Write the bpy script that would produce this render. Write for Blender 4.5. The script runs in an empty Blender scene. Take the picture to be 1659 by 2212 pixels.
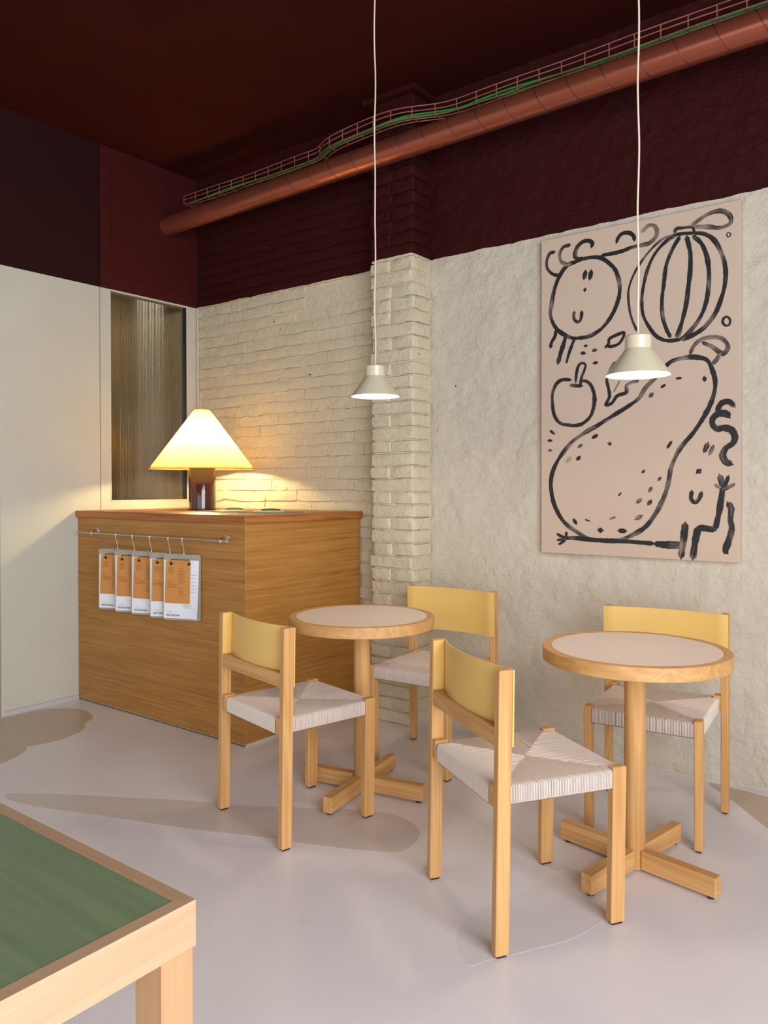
import bpy, math, random
import numpy as np
from mathutils import Vector, Matrix
random.seed(7)
scene = bpy.context.scene
COL = scene.collection
PI = math.pi

# ---------------------------------------------------------------- camera
cam_d = bpy.data.cameras.new('camera')
cam = bpy.data.objects.new('camera', cam_d); COL.objects.link(cam)
_r = Vector((0.793095, 0.609095, -0.001556)); _u = Vector((-0.004283, 0.008131, 0.999958)); _f = Vector((-0.609082, 0.793055, -0.009058))
cam.matrix_world = Matrix(((_r.x, _u.x, -_f.x, 4.35578), (_r.y, _u.y, -_f.y, -3.54486), (_r.z, _u.z, -_f.z, 1.28), (0, 0, 0, 1)))
cam_d.sensor_fit = 'VERTICAL'; cam_d.sensor_height = 36.0
cam_d.lens = 1693.41 / 2212 * 36.0
cam_d.shift_y = -39.38 / 2212
cam_d.clip_start = 0.05
scene.camera = cam
# ---------------------------------------------------------------- world, daylight, exposure
world = bpy.data.worlds.new('world'); scene.world = world; world.use_nodes = True
world.node_tree.nodes['Background'].inputs[0].default_value = (0.72, 0.82, 1.0, 1)
world.node_tree.nodes['Background'].inputs[1].default_value = 0.9
vs = scene.view_settings
vs.view_transform = 'Standard'; vs.look = 'None'; vs.gamma = 1.0; vs.use_curve_mapping = False
vs.exposure = 0.0
def area(name, loc, rot, sx, sy, power, col):
    l = bpy.data.lights.new(name, 'AREA'); l.shape = 'RECTANGLE'; l.size = sx; l.size_y = sy
    l.energy = power; l.color = col
    o = bpy.data.objects.new(name, l); COL.objects.link(o); o.location = loc; o.rotation_euler = rot
    return o
# daylight entering through the street window in the right-hand end wall and the shop front behind the camera
area('window_daylight', (6.2, -4.15, 1.75), (0, PI/2, 0), 2.9, 4.0, 300, (0.86, 0.92, 1.0))
area('shopfront_daylight', (3.4, -6.55, 1.35), (PI/2, 0, 0), 4.0, 2.0, 26, (0.92, 0.95, 1.0))

# ---------------------------------------------------------------- material helpers
def mat(name):
    m = bpy.data.materials.new(name); m.use_nodes = True
    nt = m.node_tree; b = nt.nodes['Principled BSDF']
    return m, nt, b
def N(nt, typ, **kw):
    n = nt.nodes.new(typ)
    for k, v in kw.items():
        if k.startswith('i_'):
            key = k[2:]
            n.inputs[int(key) if key.isdigit() else key.replace('_', ' ')].default_value = v
        else: setattr(n, k, v)
    return n
def L(nt, a, b): nt.links.new(a, b)
def c4(c): return (c[0], c[1], c[2], 1)
def srgb(r, g, b):
    f = lambda v: (v/255/12.92) if v/255 <= 0.04045 else ((v/255+0.055)/1.055)**2.4
    return (f(r), f(g), f(b))
def plain(name, col, rough=0.5, metal=0.0, noise=0.0, nscale=8.0, bump=0.0, bscale=60.0, coat=0.0, spec=None):
    m, nt, b = mat(name)
    b.inputs['Base Color'].default_value = c4(col); b.inputs['Roughness'].default_value = rough; b.inputs['Metallic'].default_value = metal
    if spec is not None: b.inputs['Specular IOR Level'].default_value = spec
    if coat: b.inputs['Coat Weight'].default_value = coat
    tc = N(nt, 'ShaderNodeTexCoord')
    n = N(nt, 'ShaderNodeTexNoise'); n.inputs['Scale'].default_value = nscale; n.inputs['Detail'].default_value = 5
    L(nt, tc.outputs['Object'], n.inputs['Vector'])
    mx = N(nt, 'ShaderNodeMix', data_type='RGBA')
    k = noise if noise else 0.04
    mx.inputs[6].default_value = c4([v*(1-k) for v in col]); mx.inputs[7].default_value = c4([min(1, v*(1+k)) for v in col])
    L(nt, n.outputs['Fac'], mx.inputs[0]); L(nt, mx.outputs[2], b.inputs['Base Color'])
    if bump:
        n2 = N(nt, 'ShaderNodeTexNoise'); n2.inputs['Scale'].default_value = bscale; n2.inputs['Detail'].default_value = 6
        L(nt, tc.outputs['Object'], n2.inputs['Vector'])
        bp = N(nt, 'ShaderNodeBump'); bp.inputs['Strength'].default_value = bump; bp.inputs['Distance'].default_value = 0.004
        L(nt, n2.outputs['Fac'], bp.inputs['Height']); L(nt, bp.outputs['Normal'], b.inputs['Normal'])
    return m
def wood(name, axis, light, dark, rough=0.45, fine=1.0, contrast=0.5, big=1.0, coat=0.0, band=0.16):
    """grain running along the object's own axis"""
    m, nt, b = mat(name)
    tc = N(nt, 'ShaderNodeTexCoord'); oi = N(nt, 'ShaderNodeObjectInfo')
    mul = N(nt, 'ShaderNodeMath', operation='MULTIPLY'); mul.inputs[1].default_value = 37.0
    L(nt, oi.outputs['Random'], mul.inputs[0])
    add = N(nt, 'ShaderNodeVectorMath', operation='ADD')
    L(nt, tc.outputs['Object'], add.inputs[0]); L(nt, mul.outputs[0], add.inputs[1])
    def stretched(sc, along):
        mp = N(nt, 'ShaderNodeMapping')
        s = [sc, sc, sc]; s[axis] = along; mp.inputs['Scale'].default_value = s
        L(nt, add.outputs[0], mp.inputs['Vector']); return mp
    def noise(sc, along, det, rg, dist=0.0):
        n = N(nt, 'ShaderNodeTexNoise'); n.inputs['Scale'].default_value = 1.0; n.inputs['Detail'].default_value = det; n.inputs['Roughness'].default_value = rg; n.inputs['Distortion'].default_value = dist
        L(nt, stretched(sc, along).outputs[0], n.inputs['Vector']); return n
    n1 = noise(230*fine, 3.0, 5, 0.6)          # fine pores
    n2 = noise(60*fine, 1.1, 4, 0.6, 0.4)      # streaks
    n3 = noise(9*big, 0.55, 2, 0.5, 0.8)       # slow growth-ring bands
    w = N(nt, 'ShaderNodeMath', operation='MULTIPLY'); w.inputs[1].default_value = 14.0; L(nt, n3.outputs['Fac'], w.inputs[0])
    fr = N(nt, 'ShaderNodeMath', operation='PINGPONG'); fr.inputs[1].default_value = 1.0; L(nt, w.outputs[0], fr.inputs[0])
    def lerp(a, b_, f):
        mx = N(nt, 'ShaderNodeMix', data_type='FLOAT'); mx.inputs[0].default_value = f; L(nt, a, mx.inputs[2]); L(nt, b_, mx.inputs[3]); return mx.outputs[0]
    mix = lerp(lerp(n1.outputs['Fac'], n2.outputs['Fac'], 0.5), fr.outputs[0], band)
    cr = N(nt, 'ShaderNodeValToRGB'); e = cr.color_ramp.elements
    hw = 0.24-0.16*contrast
    e[0].position = 0.5-hw; e[0].color = c4(dark); e[1].position = 0.5+hw; e[1].color = c4(light)
    L(nt, mix, cr.inputs[0]); L(nt, cr.outputs[0], b.inputs['Base Color'])
    b.inputs['Roughness'].default_value = rough
    if coat: b.inputs['Coat Weight'].default_value = coat; b.inputs['Coat Roughness'].default_value = 0.2
    bp = N(nt, 'ShaderNodeBump'); bp.inputs['Strength'].default_value = 0.12; bp.inputs['Distance'].default_value = 0.001
    L(nt, n1.outputs['Fac'], bp.inputs['Height']); L(nt, bp.outputs['Normal'], b.inputs['Normal'])
    return m

RED = srgb(56, 13, 12)
LINE = 2.519   # height where burgundy paint meets white paint
def two_tone(name, white, red, bscale, bump, strokes=False, edge=0.004, pits=True):
    """wall paint: white below LINE, burgundy above it"""
    m, nt, b = mat(name)
    g = N(nt, 'ShaderNodeNewGeometry'); sp = N(nt, 'ShaderNodeSeparateXYZ'); L(nt, g.outputs['Position'], sp.inputs[0])
    ne = N(nt, 'ShaderNodeTexNoise'); ne.inputs['Scale'].default_value = 14; ne.inputs['Detail'].default_value = 3; L(nt, g.outputs['Position'], ne.inputs['Vector'])
    me = N(nt, 'ShaderNodeMath', operation='MULTIPLY_ADD'); me.inputs[1].default_value = edge*4; L(nt, ne.outputs['Fac'], me.inputs[0]); L(nt, sp.outputs['Z'], me.inputs[2])
    th = N(nt, 'ShaderNodeMath', operation='GREATER_THAN'); th.inputs[1].default_value = LINE+edge*2; L(nt, me.outputs[0], th.inputs[0])
    # tonal mottling
    nm = N(nt, 'ShaderNodeTexNoise'); nm.inputs['Scale'].default_value = 3.0; nm.inputs['Detail'].default_value = 6; L(nt, g.outputs['Position'], nm.inputs['Vector'])
    mw = N(nt, 'ShaderNodeMix', data_type='RGBA'); mw.inputs[6].default_value = c4([v*0.90 for v in white]); mw.inputs[7].default_value = c4([min(1, v*1.06) for v in white])
    L(nt, nm.outputs['Fac'], mw.inputs[0])
    white_out = mw.outputs[2]
    if pits:
        vo = N(nt, 'ShaderNodeTexVoronoi'); vo.inputs['Scale'].default_value = 5.5; L(nt, g.outputs['Position'], vo.inputs['Vector'])
        lt = N(nt, 'ShaderNodeMath', operation='LESS_THAN'); lt.inputs[1].default_value = 0.030; L(nt, vo.outputs['Distance'], lt.inputs[0])
        mp = N(nt, 'ShaderNodeMix', data_type='RGBA'); mp.inputs[7].default_value = (0.06, 0.045, 0.03, 1)
        L(nt, lt.outputs[0], mp.inputs[0]); L(nt, white_out, mp.inputs[6]); white_out = mp.outputs[2]
    mr = N(nt, 'ShaderNodeMix', data_type='RGBA'); mr.inputs[7].default_value = c4(red)
    L(nt, th.outputs[0], mr.inputs[0]); L(nt, white_out, mr.inputs[6]); L(nt, mr.outputs[2], b.inputs['Base Color'])
    b.inputs['Roughness'].default_value = 0.7; b.inputs['Specular IOR Level'].default_value = 0.15
    # relief
    n1 = N(nt, 'ShaderNodeTexNoise'); n1.inputs['Scale'].default_value = bscale; n1.inputs['Detail'].default_value = 8; n1.inputs['Roughness'].default_value = 0.6; n1.inputs['Distortion'].default_value = 0.8
    L(nt, g.outputs['Position'], n1.inputs['Vector'])
    h = n1.outputs['Fac']
    if strokes:
        mp2 = N(nt, 'ShaderNodeMapping'); mp2.inputs['Rotation'].default_value = (0, math.radians(42), 0); mp2.inputs['Scale'].default_value = (1, 1, 1)
        L(nt, g.outputs['Position'], mp2.inputs['Vector'])
        wv = N(nt, 'ShaderNodeTexWave', wave_type='BANDS', bands_direction='X'); wv.inputs['Scale'].default_value = 1.35; wv.inputs['Distortion'].default_value = 1.6; wv.inputs['Detail'].default_value = 3; wv.inputs['Detail Scale'].default_value = 1.4
        L(nt, mp2.outputs[0], wv.inputs['Vector'])
        ck = N(nt, 'ShaderNodeMath', operation='GREATER_THAN'); ck.inputs[1].default_value = 0.9965; L(nt, wv.outputs['Fac'], ck.inputs[0])
        mp3 = N(nt, 'ShaderNodeMapping'); mp3.inputs['Rotation'].default_value = (0, math.radians(-35), 0); mp3.inputs['Scale'].default_value = (14, 14, 60)
        L(nt, g.outputs['Position'], mp3.inputs['Vector'])
        n3 = N(nt, 'ShaderNodeTexNoise'); n3.inputs['Scale'].default_value = 1; n3.inputs['Detail'].default_value = 4; L(nt, mp3.outputs[0], n3.inputs['Vector'])
        a1 = N(nt, 'ShaderNodeMath', operation='MULTIPLY_ADD'); a1.inputs[1].default_value = 0.45; L(nt, n3.outputs['Fac'], a1.inputs[0]); L(nt, h, a1.inputs[2])
        a2 = N(nt, 'ShaderNodeMath', operation='MULTIPLY_ADD'); a2.inputs[1].default_value = -0.35; L(nt, ck.outputs[0], a2.inputs[0]); L(nt, a1.outputs[0], a2.inputs[2])
        h = a2.outputs[0]
    bp = N(nt, 'ShaderNodeBump'); bp.inputs['Strength'].default_value = bump; bp.inputs['Distance'].default_value = 0.012
    L(nt, h, bp.inputs['Height']); L(nt, bp.outputs['Normal'], b.inputs['Normal'])
    return m

WHITE = (0.70, 0.60, 0.42)
M = {}
M['brick'] = two_tone('painted_brick', WHITE, RED, 24, 0.85)
M['plaster'] = two_tone('rough_plaster', (0.66, 0.58, 0.455), RED, 28, 0.75, strokes=True)
M['left'] = two_tone('smooth_wall_paint', (0.60, 0.56, 0.45), srgb(42, 11, 11), 60, 0.02, edge=0.0, pits=False)
M['redpanel'] = plain('burgundy_panel', srgb(66, 19, 18), 0.6, spec=0.15)
M['ceil'] = plain('burgundy_ceiling', srgb(54, 14, 8), 0.85, spec=0.08, noise=0.12, nscale=2)
M['whitepaint'] = plain('white_paint', (0.62, 0.59, 0.49), 0.5)
M['oakx'] = wood('oak_veneer_x', 0, srgb(194, 138, 68), srgb(152, 98, 38), 0.42, fine=1.3, contrast=0.5, big=0.8, band=0.07)
M['oaky'] = wood('oak_veneer_y', 1, srgb(194, 138, 68), srgb(152, 98, 38), 0.42, fine=1.3, contrast=0.5, big=0.8, band=0.07)
M['oakedge'] = wood('oak_edge', 0, srgb(184, 116, 54), srgb(132, 72, 28), 0.35, fine=0.9, contrast=0.5)
M['oakedgey'] = wood('oak_edge_y', 1, srgb(184, 116, 54), srgb(132, 72, 28), 0.35, fine=0.9, contrast=0.5)
ASH_L, ASH_D = srgb(220, 170, 108), srgb(190, 134, 74)
M['ashx'] = wood('ash_x', 0, ASH_L, ASH_D, 0.5, contrast=0.35)
M['ashy'] = wood('ash_y', 1, ASH_L, ASH_D, 0.5, contrast=0.35)
M['ashz'] = wood('ash_z', 2, ASH_L, ASH_D, 0.5, contrast=0.35)
M['yellow'] = plain('yellow_lacquer', srgb(230, 187, 104), 0.38)
M['cord'] = plain('paper_cord', srgb(222, 203, 188), 0.8, noise=0.1, nscale=90)
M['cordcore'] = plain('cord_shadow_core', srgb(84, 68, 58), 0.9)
M['black'] = plain('black_plastic', (0.012, 0.012, 0.013), 0.45)
M['laminate'] = plain('pink_beige_laminate', srgb(232, 211, 198), 0.38, noise=0.03, nscale=30)
M['greenlam'] = wood('green_stained_veneer', 0, srgb(122, 136, 98), srgb(104, 120, 86), 0.4, fine=0.35, contrast=0.2)
M['beechx'] = wood('beech_x', 0, srgb(188, 150, 116), srgb(174, 134, 100), 0.45, contrast=0.2)
M['beechy'] = wood('beech_y', 1, srgb(188, 150, 116), srgb(174, 134, 100), 0.45, contrast=0.2)
M['beechz'] = wood('beech_z', 2, srgb(186, 142, 102), srgb(172, 126, 86), 0.45, contrast=0.2)
M['steel'] = plain('brushed_steel', (0.55, 0.52, 0.47), 0.3, 1.0)
M['chrome'] = plain('chrome', (0.8, 0.8, 0.8), 0.12, 1.0)
M['duct'] = plain('burgundy_painted_duct', srgb(162, 88, 66), 0.27, 0.65, noise=0.08, nscale=5)
M['ductseam'] = plain('duct_seam', srgb(66, 28, 24), 0.4, 0.1)
M['wire'] = plain('burgundy_wire', srgb(172, 108, 92), 0.4, 0.2)
M['greencable'] = plain('green_cable', srgb(30, 150, 60), 0.45)
M['beigecable'] = plain('beige_cable', srgb(210, 170, 110), 0.45)
M['lampwhite'] = plain('cream_enamel', srgb(208, 195, 164), 0.28, coat=0.3)
M['cordwhite'] = plain('white_cord', srgb(224, 206, 178), 0.55)
M['brownglaze'] = plain('brown_glazed_ceramic', srgb(74, 40, 34), 0.13, noise=0.2, nscale=12, coat=0.6)
M['lacing'] = plain('leather_lacing', srgb(196, 132, 44), 0.6)
M['yellowcord'] = plain('yellow_fabric_cord', srgb(222, 178, 70), 0.6)
M['paper'] = plain('white_paper', (0.84, 0.84, 0.86), 0.7)
M['card'] = plain('orange_card', srgb(205, 138, 68), 0.7)
M['ink'] = plain('printed_ink', srgb(70, 60, 56), 0.7)
M['inkbrown'] = plain('printed_ink_brown', srgb(112, 66, 34), 0.7)
M['mint'] = plain('mint_plastic', srgb(178, 204, 160), 0.4)
M['greysheet'] = plain('grey_sheet', srgb(120, 122, 122), 0.5)
M['canvas'] = plain('pink_beige_canvas', srgb(206, 181, 159), 0.85, noise=0.04, nscale=3, bump=0.15, bscale=500)
M['niche'] = plain('back_room_paint', srgb(176, 150, 108), 0.7)
M['nichelight'] = plain('back_room_pale', srgb(206, 206, 196), 0.6)
M['plinthdark'] = plain('joint_dark', (0.03, 0.025, 0.02), 0.9)  # near-black tone of the recessed front plinth
M['aluminium'] = plain('satin_aluminium', (0.78, 0.78, 0.78), 0.4, 0.6)

def acrylic(name, col, rough, trans, alpha=1.0):
    m, nt, b = mat(name)
    b.inputs['Base Color'].default_value = c4(col); b.inputs['Roughness'].default_value = rough
    b.inputs['Transmission Weight'].default_value = trans; b.inputs['IOR'].default_value = 1.45
    return m
M['board'] = acrylic('smoky_clear_acrylic', srgb(206, 196, 176), 0.25, 0.45)
M['reeded'] = acrylic('reeded_glass', srgb(232, 220, 196), 0.10, 1.0)

def brush_mat():
    m, nt, b = mat('black_brush_paint')
    tc = N(nt, 'ShaderNodeTexCoord'); uv = N(nt, 'ShaderNodeUVMap'); uv.uv_map = 'stroke'
    mp = N(nt, 'ShaderNodeMapping'); mp.inputs['Scale'].default_value = (9, 90, 1)      # along / across the stroke
    L(nt, uv.outputs[0], mp.inputs['Vector'])
    n = N(nt, 'ShaderNodeTexNoise'); n.inputs['Scale'].default_value = 1.0; n.inputs['Detail'].default_value = 6; n.inputs['Roughness'].default_value = 0.7
    L(nt, mp.outputs[0], n.inputs['Vector'])
    mpb = N(nt, 'ShaderNodeMapping'); mpb.inputs['Scale'].default_value = (7, 3, 1); L(nt, uv.outputs[0], mpb.inputs['Vector'])
    nb = N(nt, 'ShaderNodeTexNoise'); nb.inputs['Scale'].default_value = 1.0; nb.inputs['Detail'].default_value = 2; L(nt, mpb.outputs[0], nb.inputs['Vector'])
    ad = N(nt, 'ShaderNodeMath', operation='MULTIPLY_ADD'); ad.inputs[1].default_value = 1.5; L(nt, nb.outputs['Fac'], ad.inputs[0]); L(nt, n.outputs['Fac'], ad.inputs[2])
    cr = N(nt, 'ShaderNodeValToRGB'); e = cr.color_ramp.elements
    e[0].position = 1.28/2.0; e[0].color = (0.012, 0.011, 0.012, 1); e[1].position = 1.72/2.0; e[1].color = c4(srgb(176, 150, 132))
    hf = N(nt, 'ShaderNodeMath', operation='MULTIPLY'); hf.inputs[1].default_value = 0.5; L(nt, ad.outputs[0], hf.inputs[0])
    L(nt, hf.outputs[0], cr.inputs[0]); L(nt, cr.outputs[0], b.inputs['Base Color']); b.inputs['Roughness'].default_value = 0.6
    return m
M['brush'] = brush_mat()

def floor_mat(name, col, k):
    m, nt, b = mat(name)
    g = N(nt, 'ShaderNodeNewGeometry')
    n1 = N(nt, 'ShaderNodeTexNoise'); n1.inputs['Scale'].default_value = 1.1; n1.inputs['Detail'].default_value = 7; n1.inputs['Roughness'].default_value = 0.62; n1.inputs['Distortion'].default_value = 0.6
    L(nt, g.outputs['Position'], n1.inputs['Vector'])
    cr = N(nt, 'ShaderNodeValToRGB'); e = cr.color_ramp.elements
    e[0].position = 0.32; e[0].color = c4([v*(1-k) for v in col]); e[1].position = 0.68; e[1].color = c4([min(1, v*(1+k)) for v in col])
    L(nt, n1.outputs['Fac'], cr.inputs[0])
    vo = N(nt, 'ShaderNodeTexVoronoi'); vo.inputs['Scale'].default_value = 3.2; L(nt, g.outputs['Position'], vo.inputs['Vector'])
    lt = N(nt, 'ShaderNodeMath', operation='LESS_THAN'); lt.inputs[1].default_value = 0.008; L(nt, vo.outputs['Distance'], lt.inputs[0])
    mp = N(nt, 'ShaderNodeMix', data_type='RGBA'); mp.inputs[7].default_value = (0.12, 0.09, 0.08, 1)
    L(nt, lt.outputs[0], mp.inputs[0]); L(nt, cr.outputs[0], mp.inputs[6]); L(nt, mp.outputs[2], b.inputs['Base Color'])
    n2 = N(nt, 'ShaderNodeTexNoise'); n2.inputs['Scale'].default_value = 5; n2.inputs['Detail'].default_value = 5; L(nt, g.outputs['Position'], n2.inputs['Vector'])
    mr = N(nt, 'ShaderNodeMapRange'); mr.inputs['To Min'].default_value = 0.22; mr.inputs['To Max'].default_value = 0.38; L(nt, n2.outputs['Fac'], mr.inputs['Value']); L(nt, mr.outputs[0], b.inputs['Roughness'])
    bp = N(nt, 'ShaderNodeBump'); bp.inputs['Strength'].default_value = 0.05; bp.inputs['Distance'].default_value = 0.004
    L(nt, n2.outputs['Fac'], bp.inputs['Height']); L(nt, bp.outputs['Normal'], b.inputs['Normal'])
    return m
M['floor'] = floor_mat('microcement', srgb(229, 219, 217), 0.05)
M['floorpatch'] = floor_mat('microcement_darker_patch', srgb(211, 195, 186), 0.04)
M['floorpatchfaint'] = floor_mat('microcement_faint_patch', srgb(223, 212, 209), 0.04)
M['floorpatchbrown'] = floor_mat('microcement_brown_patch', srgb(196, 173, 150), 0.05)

def shade_mat():
    m, nt, b = mat('parchment_shade')
    nt.nodes.remove(b); out = nt.nodes['Material Output']
    tc = N(nt, 'ShaderNodeTexCoord'); n = N(nt, 'ShaderNodeTexNoise'); n.inputs['Scale'].default_value = 9; n.inputs['Detail'].default_value = 5
    L(nt, tc.outputs['Object'], n.inputs['Vector'])
    cr = N(nt, 'ShaderNodeValToRGB'); e = cr.color_ramp.elements
    e[0].position = 0.3; e[0].color = (0.76, 0.56, 0.19, 1); e[1].position = 0.7; e[1].color = (0.85, 0.66, 0.27, 1)
    L(nt, n.outputs['Fac'], cr.inputs[0])
    d = N(nt, 'ShaderNodeBsdfDiffuse'); t = N(nt, 'ShaderNodeBsdfTranslucent')
    L(nt, cr.outputs[0], d.inputs['Color']); L(nt, cr.outputs[0], t.inputs['Color'])
    mx = N(nt, 'ShaderNodeMixShader'); mx.inputs[0].default_value = 0.72
    L(nt, d.outputs[0], mx.inputs[1]); L(nt, t.outputs[0], mx.inputs[2]); L(nt, mx.outputs[0], out.inputs['Surface'])
    return m
M['shade'] = shade_mat()
def emit(name, col, s):
    m, nt, b = mat(name)
    b.inputs['Base Color'].default_value = (1, 1, 1, 1)
    b.inputs['Emission Color'].default_value = c4(col); b.inputs['Emission Strength'].default_value = s
    return m
M['glow'] = emit('pendant_diffuser', (1.0, 0.86, 0.68), 34.0)
M['bulb'] = emit('warm_bulb', (1.0, 0.79, 0.40), 470.0)

# ---------------------------------------------------------------- mesh helpers
class MB:
    def __init__(s): s.v = []; s.f = []
    def _add(s, vs, fs):
        o = len(s.v); s.v += [tuple(p) for p in vs]; s.f += [tuple(i+o for i in f) for f in fs]
    def box(s, x0, x1, y0, y1, z0, z1, c=0.0, xf=None):
        if c <= 0:
            vs = [(x, y, z) for x in (x0, x1) for y in (y0, y1) for z in (z0, z1)]
            fs = [(0,1,3,2),(4,6,7,5),(0,4,5,1),(2,3,7,6),(0,2,6,4),(1,5,7,3)]
        else:
            ctr = ((x0+x1)/2, (y0+y1)/2, (z0+z1)/2); hs = ((x1-x0)/2, (y1-y0)/2, (z1-z0)/2)
            vs = []; idx = {}
            for sx in (-1, 1):
                for sy in (-1, 1):
                    for sz in (-1, 1):
                        sg = (sx, sy, sz)
                        for a in range(3):
                            p = [ctr[k]+sg[k]*(hs[k]-(0 if k == a else c)) for k in range(3)]
                            idx[(sg, a)] = len(vs); vs.append(p)
            fs = []
            def quad(ax, sg):   # main face
                b1, b2 = [(1, 2), (2, 0), (0, 1)][ax]
                q = []
                for (u, w) in ((-1, -1), (1, -1), (1, 1), (-1, 1)):
                    k = [0, 0, 0]; k[ax] = sg; k[b1] = u; k[b2] = w; q.append(idx[(tuple(k), ax)])
                fs.append(tuple(q if sg > 0 else q[::-1]))
            for ax in range(3):
                for sg in (-1, 1): quad(ax, sg)
            for ax in range(3):             # edge chamfers running along ax
                b1, b2 = [(1, 2), (2, 0), (0, 1)][ax]
                for u in (-1, 1):
                    for w in (-1, 1):
                        ka = [0]*3; ka[b1] = u; ka[b2] = w
                        lo = ka[:]; lo[ax] = -1; hi = ka[:]; hi[ax] = 1
                        q = [idx[(tuple(lo), b1)], idx[(tuple(hi), b1)], idx[(tuple(hi), b2)], idx[(tuple(lo), b2)]]
                        fs.append(tuple(q if u*w < 0 else q[::-1]))
            for sx in (-1, 1):
                for sy in (-1, 1):
                    for sz in (-1, 1):
                        q = [idx[((sx, sy, sz), a)] for a in range(3)]
                        fs.append(tuple(q if sx*sy*sz > 0 else q[::-1]))
        if xf: vs = [xf(*p) for p in vs]
        s._add(vs, fs); return s
    def lathe(s, prof, n=48, cx=0, cy=0, closed=False):
        vs = []; fs = []
        for (r, z) in prof:
            for k in range(n):
                a = 2*PI*k/n; vs.append((cx+r*math.cos(a), cy+r*math.sin(a), z))
        m = len(prof); rng = range(m) if closed else range(m-1)
        for i in rng:
            j = (i+1) % m
            for k in range(n):
                k2 = (k+1) % n; fs.append((i*n+k, i*n+k2, j*n+k2, j*n+k))
        s._add(vs, fs); return s
    def disc(s, r, z, n=48, cx=0, cy=0, up=True):
        vs = [(cx+r*math.cos(2*PI*k/n), cy+r*math.sin(2*PI*k/n), z) for k in range(n)]
        s._add(vs, [tuple(range(n)) if up else tuple(range(n))[::-1]]); return s
    def tube(s, pts, r, n=6, caps=True, radii=None):
        P = [Vector(p) for p in pts]; vs = []; fs = []
        prev = None
        for i, p in enumerate(P):
            t = (P[min(i+1, len(P)-1)]-P[max(i-1, 0)]).normalized()
            if prev is None:
                a = t.orthogonal().normalized()
            else:
                a = (prev-t*prev.dot(t))
                a = a.normalized() if a.length > 1e-6 else t.orthogonal().normalized()
            prev = a; b = t.cross(a)
            rr = radii[i] if radii else r
            for k in range(n):
                an = 2*PI*k/n; q = p+(a*math.cos(an)+b*math.sin(an))*rr; vs.append(tuple(q))
        for i in range(len(P)-1):
            for k in range(n):
                k2 = (k+1) % n; fs.append((i*n+k, i*n+k2, (i+1)*n+k2, (i+1)*n+k))
        if caps: fs.append(tuple(range(n))[::-1]); fs.append(tuple(range((len(P)-1)*n, len(P)*n)))
        s._add(vs, fs); return s
    def prism(s, poly, z0, z1):
        n = len(poly)
        vs = [(x, y, z0) for x, y in poly]+[(x, y, z1) for x, y in poly]
        fs = [tuple(range(n))[::-1], tuple(range(n, 2*n))]+[(k, (k+1) % n, n+(k+1) % n, n+k) for k in range(n)]
        s._add(vs, fs); return s
    def mesh(s, name, m, smooth=None):
        me = bpy.data.meshes.new(name); me.from_pydata(s.v, [], s.f); me.update()
        me.materials.append(m)
        if smooth:
            me.polygons.foreach_set('use_smooth', [True]*len(me.polygons))
            if smooth is not True:
                me.set_sharp_from_angle(angle=math.radians(smooth))
        return me
    def build(s, name, m, parent=None, smooth=None, loc=None):
        o = bpy.data.objects.new(name, s.mesh(name, m, smooth)); COL.objects.link(o)
        if parent is not None: o.parent = parent
        if loc: o.location = loc
        return o
def inst(name, me, parent=None, loc=(0, 0, 0), rot=(0, 0, 0), scl=(1, 1, 1)):
    o = bpy.data.objects.new(name, me); COL.objects.link(o); o.parent = parent
    o.location = loc; o.rotation_euler = rot; o.scale = scl
    return o
def tag(o, label, cat, group=None):
    o['label'] = label; o['category'] = cat
    if group: o['group'] = group
    return o
def struct(o, label=None):
    o['kind'] = 'structure'
    if label: o['label'] = label
    return o
def empty(name, loc=(0, 0, 0), rz=0.0):
    o = bpy.data.objects.new(name, None); COL.objects.link(o); o.location = loc; o.rotation_euler = (0, 0, rz)
    o.empty_display_size = 0.05
    return o
def copy_tree(o, parent=None):
    c = o.copy(); COL.objects.link(c); c.parent = parent
    for ch in list(o.children):
        copy_tree(ch, c)
    return c
def catmull(pts, per=8):
    P = [Vector(p) for p in pts]
    if len(P) < 3: return [P[0].lerp(P[-1], k/6) for k in range(7)]
    closed = (P[0]-P[-1]).length < 1e-6
    out = []
    n = len(P)
    for i in range(n-1):
        p1, p2 = P[i], P[i+1]
        p0 = P[i-1] if i > 0 else (P[n-2] if closed else p1*2-p2)
        p3 = P[i+2] if i+2 < n else (P[1] if closed else p2*2-p1)
        for k in range(per):
            t = k/per
            out.append(0.5*((2*p1)+(p2-p0)*t+(2*p0-5*p1+4*p2-p3)*t*t+(3*p1-p0-3*p2+p3)*t**3))
    out.append(P[-1]); return out

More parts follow.
